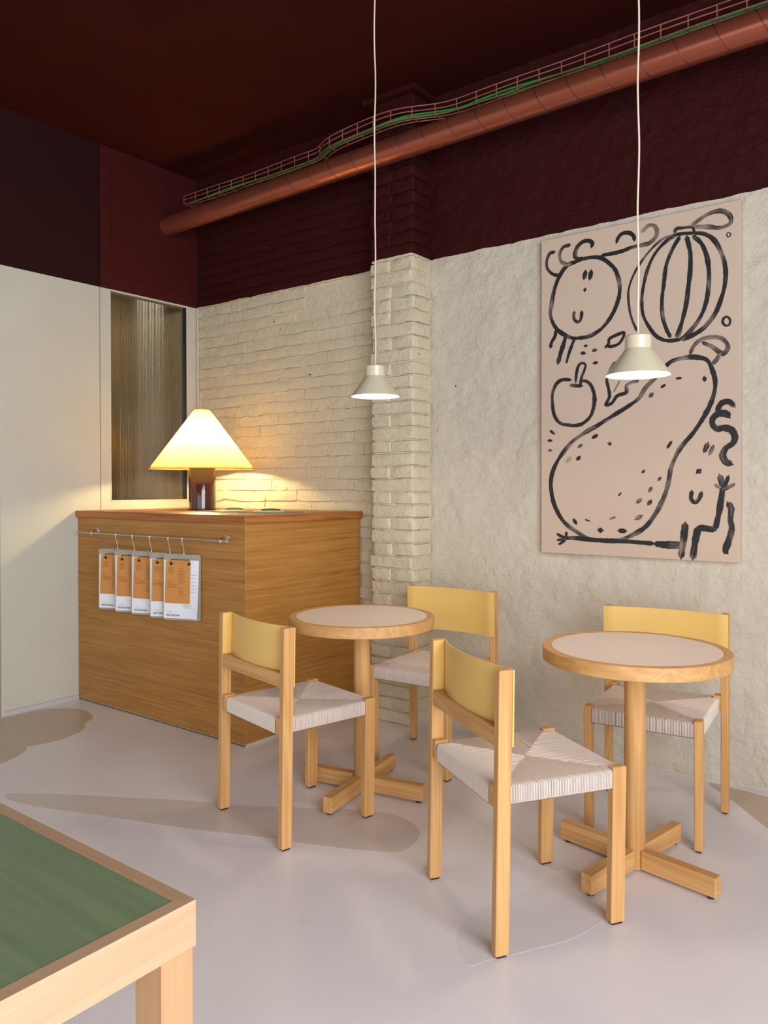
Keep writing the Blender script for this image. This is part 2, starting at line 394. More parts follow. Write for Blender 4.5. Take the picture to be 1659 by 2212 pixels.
# ================================================================ THE ROOM
CEIL = 3.40
YR = 0.023            # plane of the plaster wall
PX0, PX1, PY = 1.669, 1.949, -0.1576   # brick pillar
XE, YE = 6.35, -6.8    # far ends of the room, outside the picture
fl = struct(MB().box(-0.25, XE, YE, 0.3, -0.1, 0.0).build('floor', M['floor']), 'pale grey microcement floor with darker trowelled patches')
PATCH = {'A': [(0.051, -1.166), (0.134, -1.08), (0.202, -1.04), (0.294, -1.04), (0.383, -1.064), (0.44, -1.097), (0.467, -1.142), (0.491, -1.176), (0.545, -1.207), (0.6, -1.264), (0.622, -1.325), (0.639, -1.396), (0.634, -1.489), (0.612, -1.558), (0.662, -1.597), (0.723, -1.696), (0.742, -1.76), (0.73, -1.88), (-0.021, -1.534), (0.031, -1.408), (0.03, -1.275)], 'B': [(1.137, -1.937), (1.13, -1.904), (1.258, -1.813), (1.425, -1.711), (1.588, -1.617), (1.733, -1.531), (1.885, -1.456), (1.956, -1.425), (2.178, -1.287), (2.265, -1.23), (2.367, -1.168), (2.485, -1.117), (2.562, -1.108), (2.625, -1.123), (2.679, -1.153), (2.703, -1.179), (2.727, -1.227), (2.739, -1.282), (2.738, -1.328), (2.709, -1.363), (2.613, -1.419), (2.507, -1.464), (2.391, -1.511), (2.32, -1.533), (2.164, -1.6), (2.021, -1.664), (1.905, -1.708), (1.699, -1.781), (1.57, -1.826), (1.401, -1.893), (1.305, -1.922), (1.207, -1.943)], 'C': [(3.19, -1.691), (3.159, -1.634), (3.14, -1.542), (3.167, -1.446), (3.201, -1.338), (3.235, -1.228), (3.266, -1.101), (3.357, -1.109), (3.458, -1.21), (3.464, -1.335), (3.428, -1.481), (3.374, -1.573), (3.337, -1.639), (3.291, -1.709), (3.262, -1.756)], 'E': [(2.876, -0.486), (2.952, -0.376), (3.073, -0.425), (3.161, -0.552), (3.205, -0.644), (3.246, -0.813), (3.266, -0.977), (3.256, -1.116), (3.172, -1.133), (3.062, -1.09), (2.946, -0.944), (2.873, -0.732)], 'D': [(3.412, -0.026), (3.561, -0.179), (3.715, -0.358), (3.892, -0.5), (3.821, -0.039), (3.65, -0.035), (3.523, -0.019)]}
def smooth_poly(P): 
    q = catmull([(x, y, 0) for x, y in P]+[(P[0][0], P[0][1], 0)], 5)[:-1]
    return [(v.x, v.y) for v in q]
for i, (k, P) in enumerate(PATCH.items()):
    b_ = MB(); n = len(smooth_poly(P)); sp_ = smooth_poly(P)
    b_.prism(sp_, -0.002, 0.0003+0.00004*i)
    o = b_.build('floor_patch', M[{'A': 'floorpatchbrown', 'D': 'floorpatchbrown', 'B': 'floorpatch'}.get(k, 'floorpatchfaint')], fl)  # patch D by the plaster wall has some shadow painted into its brown
    o['label'] = {'A': 'brownish trowelled patch beside the white door', 'B': 'long darker teardrop-shaped patch in the floor'}.get(k, 'slightly darker floor patch')
struct(MB().box(-0.25, XE, YE, 0.3, CEIL, CEIL+0.1).build('ceiling', M['ceil']), 'dark burgundy painted ceiling')

# ---- brick wall behind the counter: every brick in view is a piece of its own
def brick_mesh(Lb, Hb, depth, seed, side=False):
    """irregular painted brick, face towards -y; local origin at its centre on the mortar plane"""
    rnd = random.Random(seed); nx = 5 if Lb > 0.2 else 3; nz = 3
    b = MB(); vs = []; fs = []
    g = {}
    for i in range(nx+1):
        for j in range(nz+1):
            ex = i in (0, nx); ez = j in (0, nz)
            x = -Lb/2+Lb*i/nx; z = -Hb/2+Hb*j/nz
            if ex: x += rnd.uniform(-.004, .004)
            if ez: z += rnd.uniform(-.0042, .0042)
            y = -depth+rnd.uniform(-.003, .003)
            if ez and j == 0: y += rnd.uniform(-.001, .001)
            elif ez: y += rnd.uniform(.002, .0045)
            elif ex: y += rnd.uniform(.0003, .0024)
            if ex and ez: x *= 0.992; z *= 0.95
            g[i, j] = len(vs); vs.append((x, y, z))
    for i in range(nx):
        for j in range(nz): fs.append((g[i, j], g[i+1, j], g[i+1, j+1], g[i, j+1]))
    ring = [g[i, 0] for i in range(nx)]+[g[nx, j] for j in range(nz)]+[g[i, nz] for i in range(nx, 0, -1)]+[g[0, j] for j in range(nz, 0, -1)]
    back = []
    for k in ring:
        x, y, z = vs[k]; back.append(len(vs)); vs.append((x*1.01, 0.006, z*1.04))
    for k in range(len(ring)):
        k2 = (k+1) % len(ring); fs.append((ring[k], back[k], back[k2], ring[k2]))
    b._add(vs, fs)
    return b.mesh('brick', M['brick'], 38)
COURSE = 0.0695
wb = struct(MB().box(-0.02, PX0+0.05, 0.0, 0.25, 0, CEIL).build('wall_back', M['brick']), 'painted brick wall, white below and burgundy above')
stretch = [brick_mesh(0.273, 0.0595, 0.0125, 100+k) for k in range(9)]
header = [brick_mesh(0.133, 0.0595, 0.0125, 200+k) for k in range(7)]
rnd = random.Random(5)
row = 0; z = COURSE/2
while z < CEIL-0.02:
    x = -[0.0, 0.14, 0.07, 0.19][row % 4]-rnd.uniform(0, .03)
    while x < PX0:
        Lb = 0.270 if rnd.random() < 0.74 else 0.130
        xc = x+Lb/2
        vis = (z > 1.10 or xc > 1.45) and z < 3.25
        x0c, x1c = max(x, 0.024), min(x+Lb, PX0-0.004)
        if vis and x1c-x0c > 0.02:
            sx = (x1c-x0c)/Lb
            # some courses are smothered by thick paint and plaster
            smear = 0.35 if (abs(xc-1.28) < 0.3 and 2.18 < z < 2.5 and rnd.random() < .75) else 1.0
            if z > 2.95: smear *= 0.8
            inst('brick', rnd.choice(stretch if Lb > .2 else header), wb, ((x0c+x1c)/2, rnd.uniform(-.001, .0015), z+rnd.uniform(-.004, .004)),
                 (0, rnd.uniform(-.007, .007), 0), (sx, smear*rnd.uniform(.75, 1.25), rnd.uniform(.97, 1.04)))
        x += Lb+0.006
    z += COURSE*rnd.uniform(.985, 1.015); row += 1
# ---- brick pillar: full bricks that turn the corner
wp = struct(MB().box(PX0+0.012, PX1-0.011, PY+0.011, 0.25, 0, CEIL).build('wall_pillar', M['brick']), 'painted brick pillar standing proud of the wall')
def pillar_brick(x0, x1, y0, y1, hb, seed):
    rnd = random.Random(seed); nx, ny, nz = 4, 3, 2
    vs = []; fs = []
    # outline in plan: front edge then right side; open at the back
    plan = [(x0, y1), (x0, y0+.006)]+[(x0+(x1-x0)*i/nx, y0) for i in range(1, nx)]+[(x1-.008, y0), (x1, y0+.008)]+[(x1, y0+(y1-y0)*j/ny) for j in range(1, ny+1)]
    n = len(plan)
    for j in range(nz+3):
        t = [-.5, -.46, 0, .46, .5][j]; off = 0.0030 if j in (0, nz+2) else 0.0
        for k, (x, y) in enumerate(plan):
            jx = rnd.uniform(-.0034, .0034); jy = rnd.uniform(-.0034, .0034)
            inx = off if x > x0+.01 and k >= nx+1 else (-off if k <= 1 else 0); iny = off if 0 < k <= nx+1 else 0
            vs.append((x+jx-inx, y+jy+iny, t*hb+(rnd.uniform(-.003, .003) if j in (0, nz+2) else 0)))
    for j in range(nz+2):
        for k in range(n-1): fs.append((j*n+k, j*n+k+1, (j+1)*n+k+1, (j+1)*n+k))
    fs.append(tuple(range(n))[::-1]); fs.append(tuple(range((nz+2)*n, (nz+3)*n)))
    b = MB(); b._add(vs, fs); return b.mesh('brick', M['brick'], 38)
PWm = (PX0+PX1)/2
pil = {}
def pm(kind, v):
    if (kind, v) not in pil:
        if kind == 0: pil[kind, v] = pillar_brick(PX0-PWm, PX1-PWm, 0, .16, 0.0608, 300+v)
        elif kind == 1: pil[kind, v] = pillar_brick(PX0-PWm, PX0-PWm+.126, 0, .16, 0.0608, 320+v)
        else: pil[kind, v] = pillar_brick(PX0-PWm+.131, PX1-PWm, 0, .16, 0.0608, 340+v)
    return pil[kind, v]
z = COURSE/2; row = 0
while z < CEIL-0.05:
    dx = rnd.uniform(-.013, .010)
    kinds = [0] if (row % 2 == 0 and rnd.random() < .8) else [1, 2]
    for kd in kinds:
        inst('brick', pm(kd, rnd.randrange(5)), wp, (PWm+(dx if kd < 2 else dx*.3), PY+rnd.uniform(-.002, .002), z), (0, rnd.uniform(-.008, .008), 0), (1, 1, rnd.uniform(.97, 1.03)))
    z += COURSE*rnd.uniform(.985, 1.015); row += 1
cap = MB(); cap.box(PX0-0.045, PX1+0.04, PY-0.045, 0.05, 3.365, 3.399, c=0.012)
struct(cap.build('trim_1', M['ceil']), 'burgundy cap moulding on top of the brick pillar')

# ---- plaster wall on the right: uneven trowelled surface
def vnoise(X, Z, seed, cell):
    r = np.random.RandomState(seed); G = r.rand(256, 256)
    u = X/cell; w = Z/cell; iu = np.floor(u).astype(int); iw = np.floor(w).astype(int); fu = u-iu; fw = w-iw
    fu = fu*fu*(3-2*fu); fw = fw*fw*(3-2*fw)
    g = lambda a, b: G[a % 256, b % 256]
    return (g(iu, iw)*(1-fu)+g(iu+1, iw)*fu)*(1-fw)+(g(iu, iw+1)*(1-fu)+g(iu+1, iw+1)*fu)*fw
xs = np.linspace(PX1-0.03, 5.0, 230); zs = np.linspace(0, CEIL, 250)
X, Z = np.meshgrid(xs, zs, indexing='ij')
Hh = 0.012*vnoise(X, Z, 1, .45)+0.008*vnoise(X, Z, 2, .12)+0.0060*vnoise(X, Z, 3, .05)+0.0036*vnoise(X, Z, 4, .022)
# trowel ridges running diagonally
dg = (X*0.74+Z*0.67+0.06*vnoise(X, Z, 6, .3))
Hh += 0.004*np.clip(1-np.abs(((dg/0.31) % 1.0)-0.5)/0.035, 0, 1)*(vnoise(X, Z, 7, .25) > .45)
# ragged foot of the plaster
Hh -= 0.014*np.clip(1-Z/(0.03+0.03*vnoise(X, Z, 9, .08)), 0, 1)
Hh += 0.004*np.clip(1-Z/.4, 0, 1)
Yw = YR+0.014-Hh
vs = np.stack([X, Yw, Z], -1).reshape(-1, 3); nz = len(zs)
ii, jj = np.meshgrid(np.arange(len(xs)-1), np.arange(nz-1), indexing='ij'); a = (ii*nz+jj).ravel()
fs = np.stack([a, a+nz, a+nz+1, a+1], -1)
me = bpy.data.meshes.new('wall_right'); me.from_pydata(vs.tolist(), [], fs.tolist()); me.materials.append(M['plaster'])
me.polygons.foreach_set('use_smooth', [True]*len(me.polygons))
wr = bpy.data.objects.new('wall_right', me); COL.objects.link(wr); struct(wr, 'rough white plaster wall with burgundy upper band')
struct(MB().box(4.98, XE, YR, 0.25, 0, CEIL).build('wall_far', M['plaster']))

# ---- left wall: white door, reeded-glass window, burgundy panel above
WY0, WY1, WZ0, WZ1 = -0.690, -0.080, 1.191, 2.515      # window opening
wl = MB()
wl.box(-0.10, 0, -1.384, -0.762, 0.0, LINE)            # door leaf (white)
wl.box(-0.10, 0, -0.756, WY0, 0.0, LINE)               # mullion left of the window
wl.box(-0.10, 0, WY1, 0.02, 0.0, LINE)                 # right of the window
wl.box(-0.10, 0, WY0, WY1, 0.0, WZ0)                   # below the window
wl.box(-0.10, -0.012, -0.77, -0.75, 0, LINE)           # shadow gap
wl.box(-0.10, -0.004, YE, -1.392, 0.0, LINE)
wl.box(-0.10, -0.016, -1.40, -1.38, 0.0, LINE)
wl.box(-0.10, -0.003, YE, 0.02, LINE, CEIL)            # burgundy zone
struct(wl.build('wall_left', M['left']), 'smooth white wall with burgundy upper band and a flush door')
up = MB(); up.box(-0.01, 0.012, -0.757, -0.012, LINE+0.002, CEIL-0.001, c=0.002)
tp = struct(up.build('trim_2', M['redpanel']), 'burgundy access panel over the reeded-glass window')
for (y0, y1, z0, z1) in ((-.690, -.074, 3.322, 3.325), (-.690, -.074, 2.603, 2.606), (-.690, -.687, 2.603, 3.325), (-.077, -.074, 2.603, 3.325)):
    MB().box(0.0118, 0.0128, y0, y1, z0, z1).build('panel_groove', M['ceil'], tp)
w1 = MB()
w1.box(-0.06, 0.003, WY0-0.002, WY0+0.006, WZ0, WZ1); w1.box(-0.06, -0.004, WY1-0.012, WY1+0.002, WZ0, WZ1)
w1.box(-0.06, 0.003, WY0, WY1, WZ0-0.002, WZ0+0.006); w1.box(-0.06, 0.003, WY0, WY1, WZ1-0.006, WZ1+0.004)
win = struct(w1.build('window_1', M['whitepaint']), 'interior window of vertical reeded glass')
pane = MB(); nfl = 52; vs = []; fs = []; per = 6
pts = []
for k in range(nfl*per+1):
    y = WY0+0.006+(WY1-WY0-0.018)*k/(nfl*per); pts.append((-0.020+0.0030*math.sin(2*PI*k/per), y))
for x, y in pts: vs += [(x, y, WZ0+.006), (x, y, WZ1-.006)]
m0 = len(vs)
for x, y in pts: vs += [(-0.027, y, WZ0+.006), (-0.027, y, WZ1-.006)]
for k in range(len(pts)-1):
    fs.append((2*k, 2*k+2, 2*k+3, 2*k+1)); fs.append((m0+2*k, m0+2*k+1, m0+2*k+3, m0+2*k+2))
    fs.append((2*k, m0+2*k, m0+2*k+2, 2*k+2)); fs.append((2*k+1, 2*k+3, m0+2*k+3, m0+2*k+1))
fs.append((0, 1, m0+1, m0)); e_ = 2*len(pts)-2; fs.append((e_, m0+e_, m0+e_+1, e_+1))
pane._add(vs, fs); po = pane.build('pane', M['reeded'], win, smooth=50); po['label'] = 'vertically reeded smoky glass pane'
MB().box(-0.05, -0.006, WY1-.016, WY1-.011, WZ0+.006, WZ1-.006).build('glazing_seal', M['black'], win)
# the dim room behind the glass
nb = MB()
nb.box(-1.30, -1.25, -1.5, 0.9, 0.6, 3.0); nb.box(-1.30, -0.1, -1.55, -1.5, 0.6, 3.0); nb.box(-1.30, -0.1, 0.9, 0.95, 0.6, 3.0)
nb.box(-1.30, -0.1, -1.55, .95, 0.55, 0.6); nb.box(-1.30, -0.1, -1.55, .95, 3.0, 3.05)
struct(nb.build('wall_backroom', M['niche']))
struct(MB().box(-1.0, -0.95, 0.18, 0.42, 0.6, 3.0).build('door_2', M['nichelight']), 'pale door dimly seen through the reeded glass')
area('back_room_fill', (-0.7, 0.3, 2.9), (0, 0, 0), 0.5, 0.5, 5, (0.95, 0.97, 1.0))  # fill light added out of sight to brighten the reeded glass
# skirting strips
bl = MB(); bl.box(0.0, 0.012, -1.372, -0.9165, 0.0, 0.026, c=0.002)
struct(bl.build('baseboard_left', M['aluminium']), 'low white metal skirting strip under the white door')
cd = MB(); cd.tube([(0.016, -0.012, 3.3), (0.016, -0.012, 1.15)], 0.007, 8)
for zz in (2.28, 1.86, 1.4): cd.box(0.004, 0.028, -0.024, -0.001, zz, zz+0.012)
tag(cd.build('wall_conduit', M['left'], smooth=40), 'thin painted cable conduit running down the corner beside the window', 'conduit')

# ---- unseen rest of the room (openings let the daylight in)
ws = MB()
ws.box(XE, XE+.1, YE, 0.1, 0, 0.25); ws.box(XE, XE+.1, YE, 0.1, 3.25, CEIL); ws.box(XE, XE+.1, YE, -6.2, .25, 3.25); ws.box(XE, XE+.1, -2.1, 0.1, .25, 3.25)
struct(ws.build('wall_street', M['left']))
wf = MB(); wf.box(-.1, XE, YE, YE+.1, 0, .3); wf.box(-.1, XE, YE, YE+.1, 2.5, CEIL); wf.box(-.1, 1.5, YE, YE+.1, .3, 2.5); wf.box(5.5, XE, YE, YE+.1, .3, 2.5)
struct(wf.build('wall_front', M['left']))

# ================================================================ COUNTER
DC, WC, ZT, ZS, OV = 0.914, 1.4766, 1.1385, 1.0984, 0.017
ct = empty('reception_counter', (0.74, -0.46, 0))
def at(o, b, name, m, **k):      # build world-space geometry under an empty that has only a location
    q = b.build(name, m, o, **k); q.location = -o.location; return q
at(ct, MB().box(0.001, WC, -DC, -DC+0.02, 0.012, ZS-.001, c=.0008), 'front_panel', M['oakx'])
at(ct, MB().box(WC-0.02, WC+0.0006, -DC+0.0005, -0.024, 0.012, ZS-.001, c=.0008), 'side_panel', M['oaky'])
at(ct, MB().box(0.001, WC-.002, -DC+.004, -DC+.02, 0.0, 0.012), 'front_plinth', M['plinthdark'])
at(ct, MB().box(0.001, WC+.001, -DC-.001, -DC+.003, 0.006, 0.0125), 'plinth_strip', M['niche'])
at(ct, MB().box(WC-.004, WC+.003, -DC-.001, -0.024, 0.0, 0.0135), 'plinth_strip', M['aluminium'])
tag(ct, 'large oak veneer counter cabinet standing in the brick corner', 'counter')
tp_ = MB().box(0.001, WC+OV, -DC-OV, -0.022, ZS, ZT, c=.0012).build('countertop', M['oakedge'])
MB().box(WC+OV-.0005, WC+OV+.0006, -DC-OV+.0012, -0.0225, ZS+.001, ZT-.001).build('side_edge', M['oakedgey'], tp_)
tag(tp_, 'thick oak worktop slab lying on the counter cabinet', 'countertop')

# rail on the counter front
RY, RZ = -DC-0.040, 1.011
rl = empty('hanging_rail', (0.72, RY, RZ))
at(rl, MB().tube([(0.06, RY, RZ), (1.385, RY, RZ)], 0.0055, 12), 'rod', M['steel'], smooth=40)
for x in (0.215, 1.345):
    b = MB(); b.tube([(x, RY, RZ), (x, RY+.004, RZ+.012), (x, RY+.012, RZ+.016), (x, -DC-.004, RZ+.016)], 0.0055, 8); b.box(x-.014, x+.014, -DC-.005, -DC, RZ+.004, RZ+.028, c=.002)
    b.box(x-.007, x+.007, RY-.008, RY+.008, RZ-.009, RZ+.009, c=.002)
    at(rl, b, 'bracket', M['chrome'], smooth=40)
at(rl, MB().tube([(1.385, RY, RZ), (1.392, RY, RZ)], 0.0075, 12), 'end_cap', M['chrome'], smooth=40)
tag(rl, 'slim steel hanging rail fixed across the counter front', 'rail')

# S hooks and clipboards
def text_mesh(txt, size, m, name='lettering', sx=1.0):
    cu = bpy.data.curves.new('t', 'FONT'); cu.body = txt; cu.size = size; cu.resolution_u = 2; cu.align_x = 'LEFT'; cu.space_character = 0.92
    ob = bpy.data.objects.new('t', cu); COL.objects.link(ob)
    dg_ = bpy.context.evaluated_depsgraph_get(); dg_.update()
    me = bpy.data.meshes.new_from_object(ob.evaluated_get(dg_)); me.name = name
    bpy.data.objects.remove(ob)
    for v in me.vertices: v.co = Vector((v.co.x*sx, -v.co.z, v.co.y))     # upright, facing -y
    me.materials.clear(); me.materials.append(m); return me
def s_hook_mesh():
    pts = []
    for k in range(9):                      # over the rail
        a = math.radians(-20+200*k/8); pts.append((0, 0.0085*math.cos(a), 0.0085*math.sin(a)))
    pts.append((0, -0.006, -0.02)); pts.append((0, 0.004, -0.055)); pts.append((0, 0.006, -0.072))
    for k in range(9):
        a = math.radians(10-200*k/8); pts.append((0, -0.006+0.012*math.cos(a), -0.078+0.012*math.sin(a)))
    b = MB(); b.tube(pts, 0.0019, 7); return b.mesh('s_hook', M['chrome'], 60)
hook_me = s_hook_mesh()
BW, BH = 0.215, 0.343
def rounded(x0, x1, z0, z1, r, n=5):
    P = []
    for cx, cz, a0 in ((x1-r, z1-r, 0), (x0+r, z1-r, 90), (x0+r, z0+r, 180), (x1-r, z0+r, 270)):
        for k in range(n+1):
            a = math.radians(a0+90*k/n); P.append((cx+r*math.cos(a), cz+r*math.sin(a)))
    return P
def slab(P, y0, y1):
    b = MB(); b.prism(P, 0, 1); b.v = [(x, y1+(y0-y1)*zz, z_) for (x, z_, zz) in b.v]; return b
def curled_sheet(x0, x1, z0, z1, y, curl, n=10):
    b = MB(); vs = []; fs = []
    for i in range(n+1):
        t = i/n; x = x0+(x1-x0)*t
        for j in range(n+1):
            s_ = j/n; zz = z1+(z0-z1)*s_
            vs.append((x, y-curl*max(0, t-.55)**2*4*s_**1.3-0.003*s_*(1-t), zz))
    for i in range(n):
        for j in range(n):
            a = i*(n+1)+j; fs.append((a, a+1, a+n+2, a+n+1))
    b._add(vs, fs); return b
name_me = text_mesh('kind kitchen', 0.0200, M['ink'], sx=0.88)
def lines(specs, y):
    b = MB(); r_ = random.Random(len(specs))
    for (x0, x1, z_, h_) in specs:
        x = x0
        while x < x1:
            w = r_.uniform(.003, .009); b.box(x, min(x+w, x1), y-.0002, y, z_, z_+h_); x += w+.0014
    return b
card_specs = [(-.074, -.040, -.062-.006*k, .0016) for k in range(6)]+[(-.078, -.05, -.137, .002)]+[(-.078, -.03+.008*(k % 2), -.147-.006*k, .0015) for k in range(4)]
card_specs += [(-.015, .012, -.066, .002)]+[(-.015, .012+.012*((k*7) % 4)/3, -.077-.0062*k, .0015) for k in range(12)]+[(-.015, .014, -.166, .002)]+[(-.015, .006+.01*((k*5) % 3)/2, -.177-.0062*k, .0015) for k in range(6)]
sheet_specs = [(.054, .09-.006*(k % 3), -.098-.018*k, .0014) for k in range(6)]+[(.01, .066, -.255, .0016), (.01, .07, -.262, .0012), (.02, .062, -.269, .0012), (-.076, -.05, -.292, .0012), (.062, .084, -.320, .0014), (.062, .084, -.326, .0014)]
def make_clipboard():
    t = empty('clipboard')
    b = slab(rounded(-BW/2, BW/2, -BH+.008, .008, .014), -.0014, .0014); b.build('board', M['board'], t)
    s_ = curled_sheet(-.101, .098, -.325, -.022, -.0030, .020).build('menu_sheet', M['paper'], t, smooth=True)
    n_ = inst('lettering', name_me, s_, (-.086, -.0068, -.314)); n_['label'] = 'kind kitchen lettering at the foot of the sheet'
    lines(sheet_specs, -.0070).build('printed_text', M['ink'], s_)['kind'] = 'stuff'
    c_ = MB(); P = [(-.087, -.024), (-.094, -.245), (.050, -.247), (.052, -.024)]
    c_ = slab(P[::-1], -.0092, -.0084).build('menu_card', M['card'], t)
    lines(card_specs, -.0093).build('printed_text', M['inkbrown'], c_)['kind'] = 'stuff'
    k_ = MB()
    k_.box(-.058, .048, -.0135, -.0095, -.036, -.022, c=.001)
    k_.build('clip_plate', M['card'], t)
    k_ = MB(); k_.tube([(-.056, -.013, -.040), (-.056, -.014, -.019), (.046, -.014, -.019), (.046, -.013, -.040)], .0016, 6); k_.build('clip_wire', M['black'], t, smooth=60)
    for sx in (-.056, .046):
        MB().box(sx-.006, sx+.008, -.0155, -.0098, -.047, -.034, c=.001).build('clip_foot', M['black'], t)
    r = MB(); pr = [(0.006*math.cos(a*PI/6), -.0020, 0.006*math.sin(a*PI/6)-.002) for a in range(13)]; r.tube(pr, .0011, 6, caps=False); r.build('hanging_eyelet', M['chrome'], t, smooth=60)
    return t
proto = make_clipboard()
HX = [0.462, 0.617, 0.773, 0.934, 1.050]
CL = ['white menu clipboard hanging farthest from the counter corner, leftmost on the rail', 'menu clipboard hanging second from the left on the counter rail',
      'menu clipboard hanging third, in the middle of the five on the rail', 'menu clipboard mostly hidden behind the rightmost one on the rail', 'fully visible front clipboard with orange card, rightmost on the rail']
HL = ['leftmost chrome S hook on the counter rail', 'second chrome S hook from the left on the counter rail', 'third chrome S hook, middle of the five on the rail',
      'fourth chrome S hook from the left on the counter rail', 'rightmost chrome S hook on the counter rail']
for i, x in enumerate(HX):
    hk = inst('s_hook', hook_me, None, (x, RY, RZ), (0, 0, 0)); tag(hk, HL[i], 'hook', 'S hooks on the counter rail')
    c = proto if i == 0 else copy_tree(proto)
    c.location = (x+.001, RY-.0075, RZ-.0885); c.rotation_euler = (0, math.radians([.4, -.3, .5, -.2, .6][i]), math.radians([24, 25, 24, 25, 23][i]))
    tag(c, CL[i], 'clipboard', 'menu clipboards hanging on the rail')

# ---- things on the counter
LX, LY = 0.510, -0.383
tl = empty('table_lamp', (LX, LY, ZT))
b = MB(); b.lathe([(0, 0.0), (0.078, 0), (0.0815, 0.004), (0.0815, 0.262), (0.079, 0.266), (0, 0.266)], 64); b.build('lamp_base', M['brownglaze'], tl, smooth=40)
b = MB(); b.lathe([(0.012, .266), (0.012, .29), (0.018, .292), (0.018, .325), (0.0, .325)], 20); b.build('lamp_stem', M['steel'], tl, smooth=40)
ZR, ZP = 1.392-ZT, 1.757-ZT
R0, R1 = 0.317, 0.047
b = MB(); b.lathe([(R0, ZR), (R1, ZP)], 96); sh = b.build('lamp_shade', M['shade'], tl, smooth=True); sh['label'] = 'glowing parchment cone shade'
def lacing(r_a, z_a, n, slope, w):
    b = MB()
    for k in range(n):
        a = 2*PI*k/n; a2 = a+2*PI/n*.75
        dz = slope
        rr = lambda zz: R0+(R1-R0)*(zz-ZR)/(ZP-ZR)+.0015
        b.tube([(rr(z_a)*math.cos(a), rr(z_a)*math.sin(a), z_a), (rr(z_a+dz)*math.cos(a2), rr(z_a+dz)*math.sin(a2), z_a+dz)], w, 4)
    ring = [(r_a*math.cos(2*PI*k/96), r_a*math.sin(2*PI*k/96), z_a) for k in range(97)]
    b.tube(ring, w*1.25, 6, caps=False); return b
lacing(R0, ZR, 90, .012, .0016).build('bottom_lacing', M['lacing'], sh, smooth=60)
lacing(R1, ZP, 18, -.010, .0015).build('top_lacing', M['lacing'], sh, smooth=60)
b = MB(); b.lathe([(0.0, .325), (.014, .327), (.030, .340), (.038, .360), (.036, .380), (.022, .397), (0, .404)], 20); bu = b.build('bulb', M['bulb'], tl, smooth=True)
b = MB()
for k in range(3):
    a = 2*PI*k/3+.4; b.tube([(0.014*math.cos(a), .014*math.sin(a), .32), (R1*1.0*math.cos(a), R1*math.sin(a), ZP-.004)], .0016, 5)
b.build('shade_carrier', M['steel'], tl)
pts = catmull([(-.08, .0, .004), (-.12, -.02, .005), (-.17, .02, .005), (-.19, .05, .004)], 8); b = MB(); b.tube(pts, .0035, 8); b.build('power_cord', M['yellowcord'], tl, smooth=60)
tag(tl, 'table lamp with parchment cone shade and brown glazed base on the counter', 'lamp')

def flat_clip(loc, rz, label):
    t = empty('clipboard', loc, rz)
    b = MB(); b.prism(rounded(-.085, .085, -.12, .12, .012), 0, .003); b.build('board', M['mint'], t)
    b = MB(); b.box(-.07, .075, -.10, .105, .003, .0045); b.build('menu_sheet', M['mint'], t)
    b = MB(); b.box(-.055, .055, .095, .112, .0045, .009, c=.001); b.build('clip_plate', M['black'], t)
    b = MB(); b.tube([(-.05, .10, .009), (-.02, .10, .013), (.02, .10, .013), (.05, .10, .009)], .002, 6); b.build('clip_wire', M['black'], t)
    tag(t, label, 'clipboard', 'mint clipboards on the counter'); return t
flat_clip((0.905, -0.50, ZT+.0035), math.radians(38), 'mint green clipboard lying on the counter nearer the lamp')
flat_clip((1.190, -0.47, ZT+.0035), math.radians(42), 'mint green clipboard lying on the counter farther from the lamp')
b = MB(); b.prism([(.76, -.60), (1.02, -.66), (1.06, -.42), (.82, -.36)], ZT, ZT+.003); tag(b.build('paper_sheet', M['greysheet']), 'grey sheet under the mint clipboard nearer the lamp', 'paper')
b = MB(); b.prism([(1.07, -.60), (1.33, -.62), (1.345, -.36), (1.09, -.33)], ZT, ZT+.003); tag(b.build('paper_sheet', M['greysheet']), 'grey sheet under the mint clipboard farther from the lamp', 'paper')

# ================================================================ TABLES
def round_table(loc, ang, label):
    t = empty('round_table', loc, 0)
    H = .74; R = .304; ri = R-.0285
    b = MB(); b.lathe([(ri, H-.004), (ri, H-.0012), (ri+.0012, H), (R-.002, H), (R, H-.002), (R, H-.042), (R-.002, H-.044), (R-.03, H-.044), (0.0, H-.044)], 96)
    b.build('table_edge', M['ashx'], t, smooth=35)
    b = MB(); b.disc(ri-.0012, H-.0006, 96); b.lathe([(ri-.0012, H-.0006), (ri-.0012, H-.01)], 96); o = b.build('table_inlay', M['laminate'], t); o['label'] = 'pale pinkish laminate inlay'
    b = MB(); b.lathe([(0, .006), (.033, .006), (.0345, .008), (.0345, H-.044), (0, H-.044)], 40); b.build('pillar', M['ashz'], t, smooth=40)
    for k in range(4):
        a = ang+k*PI/2
        q = MB().box(.0335, .285, -.0195, .0195, .010, .072, c=.002).build('base_arm', M['ashx'], t); q.rotation_euler = (0, 0, a)
        p_ = MB(); p_.lathe([(0, 0), (.012, 0), (.012, .010), (0, .010)], 14, cx=.262); p_.build('foot_pad', M['black'], q)
    tag(t, label, 'table', 'small round pedestal tables'); return t
round_table((3.425, -.953, 0), math.radians(-10.5), 'round pedestal table on the right, nearest the painting')
round_table((2.277, -.992, 0), math.radians(10.5), 'round pedestal table on the left, beside the oak counter')

